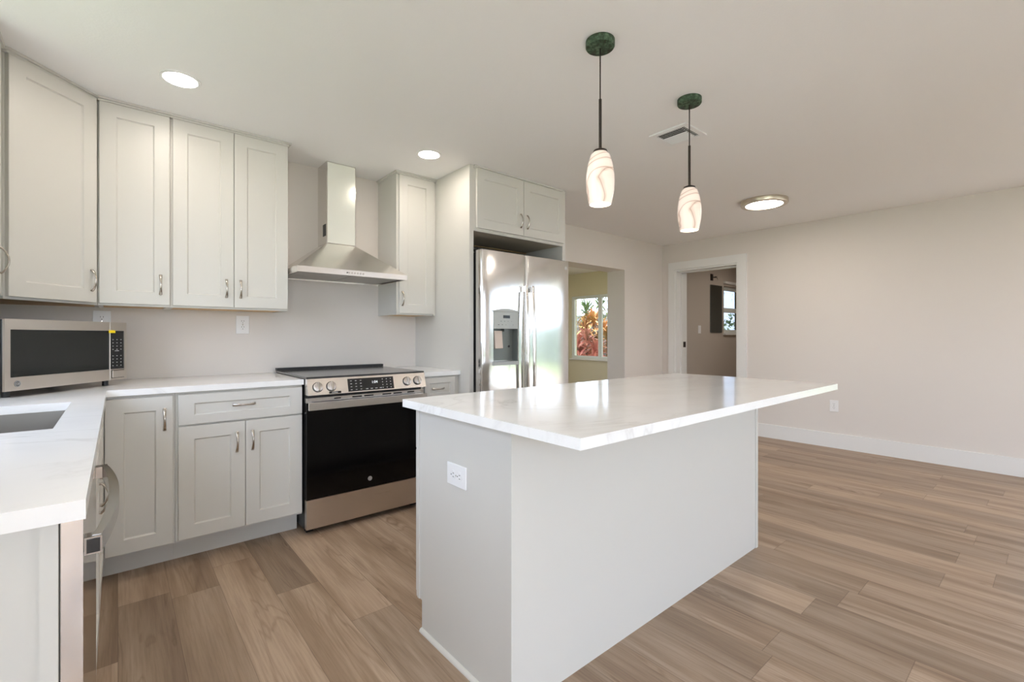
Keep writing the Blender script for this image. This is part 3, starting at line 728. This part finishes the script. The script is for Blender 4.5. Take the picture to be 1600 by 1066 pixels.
box(bm, cx0 - .0008, cx0 - .0001, .50, .562, 1.857, 1.94)
obj('vent_grille', bm, M['dark_text'], hd)
obj('filter', B((hx0 + .03, .38, hy0 + .04, .62, hz0 + .006, hz0 + .012), (.387, hx1 - .03, hy0 + .04, .62, hz0 + .006, hz0 + .012)), M['steel_dark'], hd)
obj('light_bar', B((hx0 + .0125, hx1 - .0125, .625, YW - .014, hz0 + .003, hz0 + .012)), M['steel'], hd)
bm = BM()
for i in range(6): cyl(bm, (.335 + i * .019, hy0 - .0025, 1.567), .0055, .0028, 'Y', 14)
obj('button', bm, M['nickel'], lipb)
bm = BM(); cyl(bm, (.322, hy0 - .0025, 1.567), .004, .0028, 'Y', 14); obj('indicator', bm, M['black'], lipb)

# ------------------------------------------------------------------ microwave
mw = thing('microwave', 'stainless countertop microwave angled into the left corner', 'microwave', (-1.1, .2, CT))
ux, uy = math.sin(YAW), math.cos(YAW)
W_, H_, D_ = .586, .292, .38
MM = Matrix(((ux, -uy, 0, -1.166), (uy, ux, 0, -.116), (0, 0, 1, .930), (0, 0, 0, 1)))
obj('case', B((.0015, W_ - .0015, .0095, D_, .002, H_ - .002), mtx=MM), M['black'], mw, bevel=.004)
fc = obj('face_frame', cells([0, .022, .484, .489, .572, W_], [0, .055, .249, H_], holes((.022, .484, .055, .249), (.489, .572, .055, .249)), 'Y', 0, .009), M['steel_warm'], None)
fc.data.transform(MM); fc.parent = mw; fc.data.transform(T(-ORG[mw.name])); ORG[fc.name] = ORG[mw.name]
obj('door_window', B((.0225, .4835, .003, .0088, .0555, .2485), mtx=MM), M['mw_glass'], mw)
bm = BM()
for j in range(10):
    if j == 4: box(bm, .518, .542, .0022, .003, .146, .1485, mtx=MM); continue
    if j == 9: continue
    for i in range(3): box(bm, .504 + i * .024, .5095 + i * .024, .0022, .003, .071 + j * .0165, .0738 + j * .0165, mtx=MM)
for f in bm.faces: f.material_index = 1
box(bm, .4895, .5715, .003, .0088, .0555, .2485, mtx=MM)
obj('keypad', bm, [M['panel_black'], M['grey_text']], mw)
obj('latch_recess', B((.4945, .5705, -.0006, .0002, .0095, .0505), mtx=MM), M['bronze'], mw)
obj('latch_button', B((.497, .568, -.005, -.0003, .012, .048), mtx=MM), M['steel_warm'], mw, bevel=.002)
obj('door_seam', B((.4855, .4878, -.0008, .0, 0, .292), mtx=MM), M['white'], mw)
obj('sticker', B((.478, .516, -.0016, -.0009, .238, .252), mtx=MM), M['yellow'], mw, label='small yellow sticker')
badge(mw, MM @ T((.048, -.0004, .028)) @ Matrix.Rotation(PI / 2, 4, 'X'), .013, 'dark_text')
for px_, py_ in ((.05, .05), (.05, .33), (W_ - .07, .05), (W_ - .07, .33)):
    bm = BM(); cyl(bm, (px_, py_, -.028), .013, .0318, 'Z', 16, mtx=MM); obj('foot', bm, M['black'], mw)

# ------------------------------------------------------------------ island
isl = thing('kitchen_island', 'pale grey kitchen island base under the white worktop', 'island', (.96, -1.48, 0))
ix0, ix1, iy0, iy1 = .087, 1.843, -1.7545, -1.182
obj('body', B((ix0 + .0135, ix1 - .0135, iy0 + .0135, iy1, .118, CB - .001), (ix0 + .0135, ix1 - .0135, iy0 + .0135, -1.226, .0, .1175)), CAB, isl)
bm = BM(); prism(bm, [(iy0 + .001, 0), (-1.213, 0), (-1.213, .118), (iy1, .118), (iy1, CB - .001), (iy0 + .001, CB - .001)], 'X', ix0, ix0 + .013); obj('end_panel', bm, CAB, isl)
bm = BM(); prism(bm, [(iy0 + .001, 0), (-1.213, 0), (-1.213, .118), (iy1, .118), (iy1, CB - .001), (iy0 + .001, CB - .001)], 'X', ix1 - .013, ix1); obj('end_panel', bm, CAB, isl)
obj('back_panel', B((ix0 + .001, ix1 - .001, iy0 - .0005, iy0 + .013, 0, CB - .001)), CAB, isl)
obj('corner_trim', B((ix0 - .004, ix0 + .028, iy0 - .0055, iy0 - .0007, 0, CB - .001), (ix0 - .004, ix0 - .0003, iy0 - .0007, iy0 + .016, 0, CB - .001)), CAB, isl)
obj('corner_trim', B((ix1 - .020, ix1 + .004, iy0 - .0055, iy0 - .0007, 0, CB - .001), (ix1 + .0003, ix1 + .004, iy0 - .0007, iy0 + .016, 0, CB - .001)), CAB, isl)
obj('corner_trim', B((ix0 - .0035, ix0 - .0005, -1.197, -1.1825, .118, CB - .001)), CAB, isl)
bm = BM()
pts = [(ix0 - .0005, .0)] + [(ix0 - .0005 - .013 * math.cos(a * PI / 12), .013 * math.sin(a * PI / 12)) for a in range(0, 7)]
prism(bm, pts, 'Y', -1.7585, -1.213); obj('shoe_moulding', bm, CAB, isl)
obj('face_frame', B((ix0, ix1, -1.1815, -1.1685, .118, CB - .001)), CAB, isl)
RB = Matrix.Rotation(PI, 4, 'Z')
nd = 3; wdt = (ix1 - ix0 - .012) / nd
for i in range(nd):
    xr = ix0 + .006 + (i + 1) * wdt - .002
    dr = obj('drawer', shaker_bm(wdt - .004, .155, .066, .046, mtx=T((xr, -1.149, .705)) @ RB), CAB, isl)
    handle(dr, xr - wdt / 2, -1.149, .787, True, rot=RB)
    dr = obj('door', shaker_bm(wdt - .004, .565, mtx=T((xr, -1.149, .131)) @ RB), CAB, isl)
    handle(dr, ix0 + .006 + i * wdt + .035, -1.149, .60, rot=RB)
tag(obj('island_worktop', B((.0406, 2.061, -2.0725, -1.1405, CB, CT)), M['quartz'], bevel=.003), 'large white veined quartz slab on the island', 'countertop')

# ------------------------------------------------------------------ outlets and switches
def outlet(label, mtx, w=.077, h=.118, sw=False):
    """duplex outlet; local plate in XZ, front -Y, wall at y=0"""
    loc = mtx.translation
    t = thing('wall_outlet' if not sw else 'light_switch', label, 'outlet' if not sw else 'switch', loc, None if sw else 'duplex outlets')
    obj('cover_plate', B((-w / 2, w / 2, -.006, -.0003, -h / 2, h / 2), mtx=mtx), M['white'], t, bevel=.002)
    if sw:
        obj('toggle', B((-.016, .016, -.010, -.0062, -.032, .032), mtx=mtx), M['white'], t, bevel=.002); return t
    for s in (-1, 1):
        bm = BM(); cyl(bm, (0, -.0082, s * .0195), .0165, .0019, 'Y', 24, mtx=mtx)
        r = obj('receptacle', bm, M['white'], t)
        obj('slot', B((-.0072, -.0052, -.0088, -.0083, s * .0195 + .001, s * .0195 + .009), (.0052, .0072, -.0088, -.0083, s * .0195 + .001, s * .0195 + .009),
                      (-.002, .002, -.0088, -.0083, s * .0195 - .010, s * .0195 - .006), mtx=mtx), M['slot'], r)
    bm = BM(); cyl(bm, (0, -.0072, 0), .003, .001, 'Y', 12, mtx=mtx); obj('screw', bm, M['nickel'], t)
    return t
outlet('white wall outlet half hidden behind the microwave', T((-.89, YW - .0005, 1.236)))
outlet('white wall outlet under the two-door wall cabinet left of the hood', T((-.191, YW - .0005, 1.227)))
outlet('white outlet set sideways in the island end panel', T((ix0 - .0003, -1.463, .664)) @ Matrix.Rotation(-PI / 2, 4, 'Z') @ Matrix.Rotation(PI / 2, 4, 'Y'))
outlet('white outlet low on the long right wall', T((XR - .0005, -1.314, .431)) @ Matrix.Rotation(-PI / 2, 4, 'Z'))
outlet('light switch on the taupe wall seen through the doorway', T((5.82, YW - .0005, 1.25)), sw=True)
# bathroom mirror and box
t = thing('bathroom_mirror', 'dark reflecting mirror on the taupe wall beside the small window', 'mirror', (6.33, YW, 1.57))
obj('glass', B((6.14, 6.52, YW - .012, YW - .007, 1.205, 1.945)), M['mirror'], t)
obj('backing', B((6.145, 6.515, YW - .0065, YW - .0005, 1.21, 1.94)), M['black'], t)
t = thing('junction_box', 'open electrical box with loose wires above the mirror', 'junction box', (6.19, YW, 2.06))
obj('box', B((6.155, 6.225, YW - .012, YW - .0005, 2.01, 2.11)), M['bronze'], t)
bm = BM()
for k in range(3):
    sweep(bm, [(6.19 + .01 * k, YW - .012, 2.06), (6.21 + .015 * k, YW - .05, 2.05 + .01 * k), (6.23 + .012 * k, YW - .07, 2.07 - .025 * k)], (.004, .004), (0, 0, 1), seg=8)
obj('wire', bm, M['black'], t)

# ------------------------------------------------------------------ ceiling fittings
def downlight(x, y, label, r=.068):
    t = thing('recessed_downlight', label, 'ceiling light', (x, y, ZC), 'recessed ceiling lights')
    bm = BM(); lathe(bm, [(r + .001, -.0045), (r + .014, -.004), (r + .016, -.0005), (r + .001, -.0005)], (x, y, ZC), 40, True); obj('trim_ring', bm, M['white'], t, smooth=True)
    bm = BM(); cyl(bm, (x, y, ZC - .0035), r, .003, 'Z', 40); obj('diffuser', bm, M['led'], t)
downlight(-.594, -.117, 'lit round downlight over the left wall cabinets')
downlight(.780, -.075, 'lit round downlight near the refrigerator panel')
downlight(-.55, -2.3, 'added unseen downlight over the left counter, evening out the light')  # invented fitting out of frame, for more even light
downlight(-.25, -1.35, 'added unseen downlight brightening the aisle between range and island')  # added above the frame to brighten base doors and floor
M['lamp_rim'] = mat('lamp_rim_nickel', (.62, .55, .47), .3, 1.0)
M['flush_led'] = mat('flush_led', (1, 1, 1), .5, emit=WARM[:3], estr=28.0)
def flush_light(x, y, label):
    t = thing('flush_ceiling_light', label, 'ceiling light', (x, y, ZC), 'flush ceiling lights')
    bm = BM(); lathe(bm, [(.150, -.040), (.188, -.040), (.192, -.034), (.192, -.0005), (.150, -.0005)], (x, y, ZC), 56, True); obj('rim', bm, M['lamp_rim'], t, smooth=True)
    bm = BM(); cyl(bm, (x, y, ZC - .0375), .1495, .03, 'Z', 56); obj('diffuser', bm, M['flush_led'], t)
flush_light(3.645, -1.09, 'round nickel-rimmed flush light on the ceiling near the right wall')
flush_light(3.6, -3.9, 'added unseen flush light brightening the right wall from outside the frame')  # invented second flush light, fills in the right wall
flush_light(4.4, 2.3, 'added unseen flush light brightening the room beyond the square opening')  # lamp added out of sight to lift the khaki walls
flush_light(6.3, -.5, 'added unseen flush light brightening the room behind the doorway')  # invented lamp, hidden by the door head, lifts the taupe walls

def pendant(x, y, label):
    t = thing('pendant_lamp', label, 'pendant lamp', (x, y, ZC), 'pendants over the island')
    bm = BM(); lathe(bm, [(.0, -.031), (.045, -.031), (.0565, -.029), (.0595, -.024), (.0595, -.0008), (.0, -.0008)], (x, y, ZC), 40); obj('canopy', bm, M['verdigris'], t, smooth=True, label='green-brown verdigris canopy')
    bm = BM(); cyl(bm, (x, y, 2.135), .0028, ZC - .031 - 2.135, 'Z', 10); obj('cord', bm, M['bronze'], t)
    bm = BM(); cyl(bm, (x, y, 1.926), .0062, .2088, 'Z', 14); obj('stem', bm, M['bronze'], t, smooth=True)
    bm = BM(); lathe(bm, [(.0, .012), (.010, .012), (.028, .004), (.031, -.004), (.0, -.004)], (x, y, 1.918), 32); obj('cap', bm, M['bronze'], t, smooth=True)
    prof = [(.029, .2155), (.040, .203), (.051, .165), (.0575, .120), (.0585, .090), (.056, .055), (.050, .022), (.0455, .0)]
    inn = [(r - .003, z) for r, z in prof[::-1]]
    bm = BM(); lathe(bm, prof, (x, y, 1.698), 48); 
    for f in [f for f in bm.faces if len(f.verts) > 4]: bm.faces.remove(f)
    sh = obj('shade', bm, M['shade'], t, smooth=True, label='barrel shaped lit glass with pale brown swirls')
    bm = BM(); lathe(bm, inn + [(.0, .2125)], (x, y, 1.698), 48)
    for f in [f for f in bm.faces if len(f.verts) > 4]: bm.faces.remove(f)
    lathe(bm, [(.0425, .0), (.0455, .0)], (x, y, 1.698), 48)
    for f in [f for f in bm.faces if len(f.verts) > 4]: bm.faces.remove(f)
    obj('shade_lining', bm, M['shade_in'], sh, smooth=True)
    bm = BM(); bmesh.ops.create_uvsphere(bm, u_segments=20, v_segments=12, radius=.022, matrix=T((x, y, 1.80))); obj('bulb', bm, M['bulb'], t, smooth=True)
pendant(.705, -1.595, 'lit marbled-glass pendant over the near left half of the island')
pendant(1.430, -1.590, 'lit marbled-glass pendant farther along, over the right half of the island')

v = thing('ceiling_vent', 'square white louvred air vent on the ceiling behind the pendants', 'vent', (1.775, -1.325, ZC))
vx0, vx1, vy0, vy1 = 1.655, 1.897, -1.445, -1.203
obj('frame', rect_ring_bm('Z', ZC - .009, ZC - .0006, vx0, vx1, vy0, vy1, .03), M['white'], v, bevel=.002)
obj('backing', B((vx0 + .03, vx1 - .03, vy0 + .03, vy1 - .03, ZC - .0016, ZC - .0006)), M['shadowgap'], v)
for i in range(9):
    xx = vx0 + .040 + i * .0195
    obj('louvre', B((-.0075, .0075, vy0 + .0565, vy1 - .031, -.0008, .0008), mtx=T((xx, 0, ZC - .008)) @ Matrix.Rotation(.75 if i > 3 else -.45, 4, 'Y')), M['white'], v)
for i in range(2):
    obj('louvre', B((vx0 + .031, vx1 - .031, -.006, .006, -.0008, .0008), mtx=T((0, vy0 + .038 + i * .011, ZC - .008)) @ Matrix.Rotation(.7, 4, 'X')), M['white'], v)

# ------------------------------------------------------------------ outdoors
pt = obj('patio', B((-5, 9, -10.5, YR - .21, -.19, -.06), (-5, XL - .21, YR - .2, -2.5, -.19, -.06), (5.1, 6.1, YR - .2, -2.2, -.19, -.06)), mat('patio_concrete', lin(196, 192, 186), .85)); pt['kind'] = 'structure'; pt['label'] = 'pale concrete patio added outside the glass doors to bounce daylight indoors'; pt['category'] = 'patio'  # paving added as a bounce surface to brighten the ceiling
g = obj('lawn', B((-40, 60, -40, 50, -.4, -.2)), M['lawn']); g['kind'] = 'structure'; g['label'] = 'green lawn around the house'; g['category'] = 'lawn'
def strap_plant(name, x, y, heads, material, label, cat, group, n=46, L=.55, zb=-.2):
    t = thing(name, label, cat, (x, y, zb), group)
    bs = BM(); bl = BM()
    for hx, hy, hz in heads:
        sweep(bs, [(x + hx * .2, y + hy * .2, zb), (x + hx * .7, y + hy * .7, (zb + hz) / 2), (x + hx, y + hy, hz)], (.022, .022), (1, 0, 0), seg=8)
        for k in range(n):
            a = random.uniform(0, 2 * PI); e = random.uniform(-.25, 1.35); l = L * random.uniform(.7, 1.1); w = .022
            d = Vector((math.cos(a) * math.cos(e), math.sin(a) * math.cos(e), math.sin(e))); s = Vector((-math.sin(a), math.cos(a), 0)) * w
            p = Vector((x + hx, y + hy, hz - random.uniform(0, .22))); prev = None
            for q in range(5):
                f = q / 4; c_ = p + d * l * f + Vector((0, 0, -.30 * l * f * f)); ww = s * (.5 + 1.6 * f * (1 - f) * 2) * (1.0 if q < 4 else .05)
                cur = (bl.verts.new(c_ - ww), bl.verts.new(c_ + Vector((0, 0, -.006))), bl.verts.new(c_ + ww))
                if prev:
                    bl.faces.new((prev[0], prev[1], cur[1], cur[0])); bl.faces.new((prev[1], prev[2], cur[2], cur[1]))
                prev = cur
    obj('stem', bs, M['bark'], t); obj('leaves', bl, material, t)
G = 'cordyline shrubs outside the window'
strap_plant('cordyline_shrub', 7.0, 3.88, [(0, 0, 1.12), (.12, -.16, .92), (-.14, .16, 1.0), (.02, .22, .78), (-.02, -.2, .7), (0, .05, .6)], M['leaf_red'], 'pinkish red spiky shrub low in the window beyond the opening', 'shrub', G, 80, .40)
strap_plant('cordyline_shrub', 9.3, 5.6, [(0, 0, 1.62), (.14, -.18, 1.35), (-.15, .18, 1.42), (.2, .1, 1.0)], M['leaf_orange'], 'orange spiky shrub rising behind the pinkish one', 'shrub', G, 90, .6)
strap_plant('cordyline_shrub', 8.15, 4.22, [(0, 0, 1.18), (.12, -.14, .9), (-.1, .14, .8)], M['leaf_orange'], 'orange spiky shrub in the narrow right window pane', 'shrub', G, 70, .42)
strap_plant('palm_shrub', 11.0, 6.75, [(0, 0, 2.2), (.3, -.35, 1.9), (-.3, .3, 2.0)], M['leaf_green'], 'green palm-like plant behind the orange shrubs', 'shrub', None, 50, .75)
hg = BM()
for k in range(2600):
    p = Vector((random.uniform(15.4, 16.6), random.uniform(-26, -1), random.uniform(-.2, 1.75)))
    a = Vector((random.uniform(-1, 1), random.uniform(-1, 1), random.uniform(-1, 1))) * .16; b = Vector((random.uniform(-1, 1), random.uniform(-1, 1), random.uniform(-1, 1))) * .16
    hg.faces.new((hg.verts.new(p), hg.verts.new(p + a), hg.verts.new(p + a + b), hg.verts.new(p + b)))
box(hg, 15.6, 16.4, -26, -1, -.2, 1.65)
hdg = obj('garden_hedge', hg, leaf_mat('hedge_leaf', [(.3, lin(160, 165, 152)), (.7, lin(182, 187, 172))])); tag(hdg, 'long grey-green hedge across the lawn, seen only as a reflection in the refrigerator', 'hedge')
fb = thing('garden_fence', 'grey board fence behind the shrubs outside the window', 'fence', (13, 6, -.2))
obj('boards', B(*[(12.9, 12.93, 4.5 + i * .16, 4.645 + i * .16, -.2, 1.95) for i in range(60)]), M['fence'], fb)
obj('rail', B((12.931, 12.97, 4.5, 14.1, 1.5, 1.6), (12.931, 12.97, 4.5, 14.1, .2, .3)), M['fence'], fb)
# tree and bush seen through the small window
def palm(x, y, h, label):
    t = thing('palm_tree', label, 'tree', (x, y, -.2)); bs = BM()
    sweep(bs, [(x, y, -.2), (x + .1, y, h / 2), (x + .05, y, h)], (.09, .09), (1, 0, 0), seg=10); obj('trunk', bs, M['bark'], t, smooth=True)
    bl = BM()
    for k in range(16):
        a = 2 * PI * k / 16 + random.uniform(-.2, .2); up = random.uniform(.1, .9); L = random.uniform(1.1, 1.5)
        for q in range(14):
            f = (q + 1) / 14; c_ = Vector((x + .05 + math.cos(a) * L * f, y + math.sin(a) * L * f, h + up * f - 1.5 * f * f))
            for s in (-1, 1):
                side = Vector((-math.sin(a), math.cos(a), 0)) * s; tip = c_ + side * .3 * (1.1 - f) + Vector((math.cos(a) * .12, math.sin(a) * .12, -.16))
                w_ = Vector((math.cos(a), math.sin(a), 0)) * .018
                bl.faces.new((bl.verts.new(c_ - w_), bl.verts.new(c_ + w_), bl.verts.new(tip)))
    obj('fronds', bl, M['leaf_palm'], t)
palm(14.9, 4.1, 3.4, 'drooping palm outside the small window seen through the doorway')
def bush(x, y, r, label):
    bm = BM()
    for k in range(900):
        d = Vector((random.gauss(0, 1), random.gauss(0, 1), random.gauss(0, 1))).normalized() * r * random.uniform(.55, 1.05)
        p = Vector((x, y, r * .75 - .2)) + Vector((d.x * 1.3, d.y, d.z)); 
        if p.z < -.2: continue
        a = Vector((random.uniform(-1, 1), random.uniform(-1, 1), random.uniform(-1, 1))) * .12; b = Vector((random.uniform(-1, 1), random.uniform(-1, 1), random.uniform(-1, 1))) * .12
        bm.faces.new((bm.verts.new(p), bm.verts.new(p + a), bm.verts.new(p + a + b), bm.verts.new(p + b)))
    t = thing('garden_bush', label, 'bush', (x, y, -.2)); obj('foliage', bm, leaf_mat('bush_leaf', [(.3, lin(110, 124, 92)), (.7, lin(146, 158, 128))]), t)
    bs = BM(); sweep(bs, [(x, y, -.2), (x, y, r)], (.06, .06), (1, 0, 0), seg=8); obj('stem', bs, M['bark'], t)
bush(18.0, 5.6, 1.35, 'low green bush outside the small window seen through the doorway')
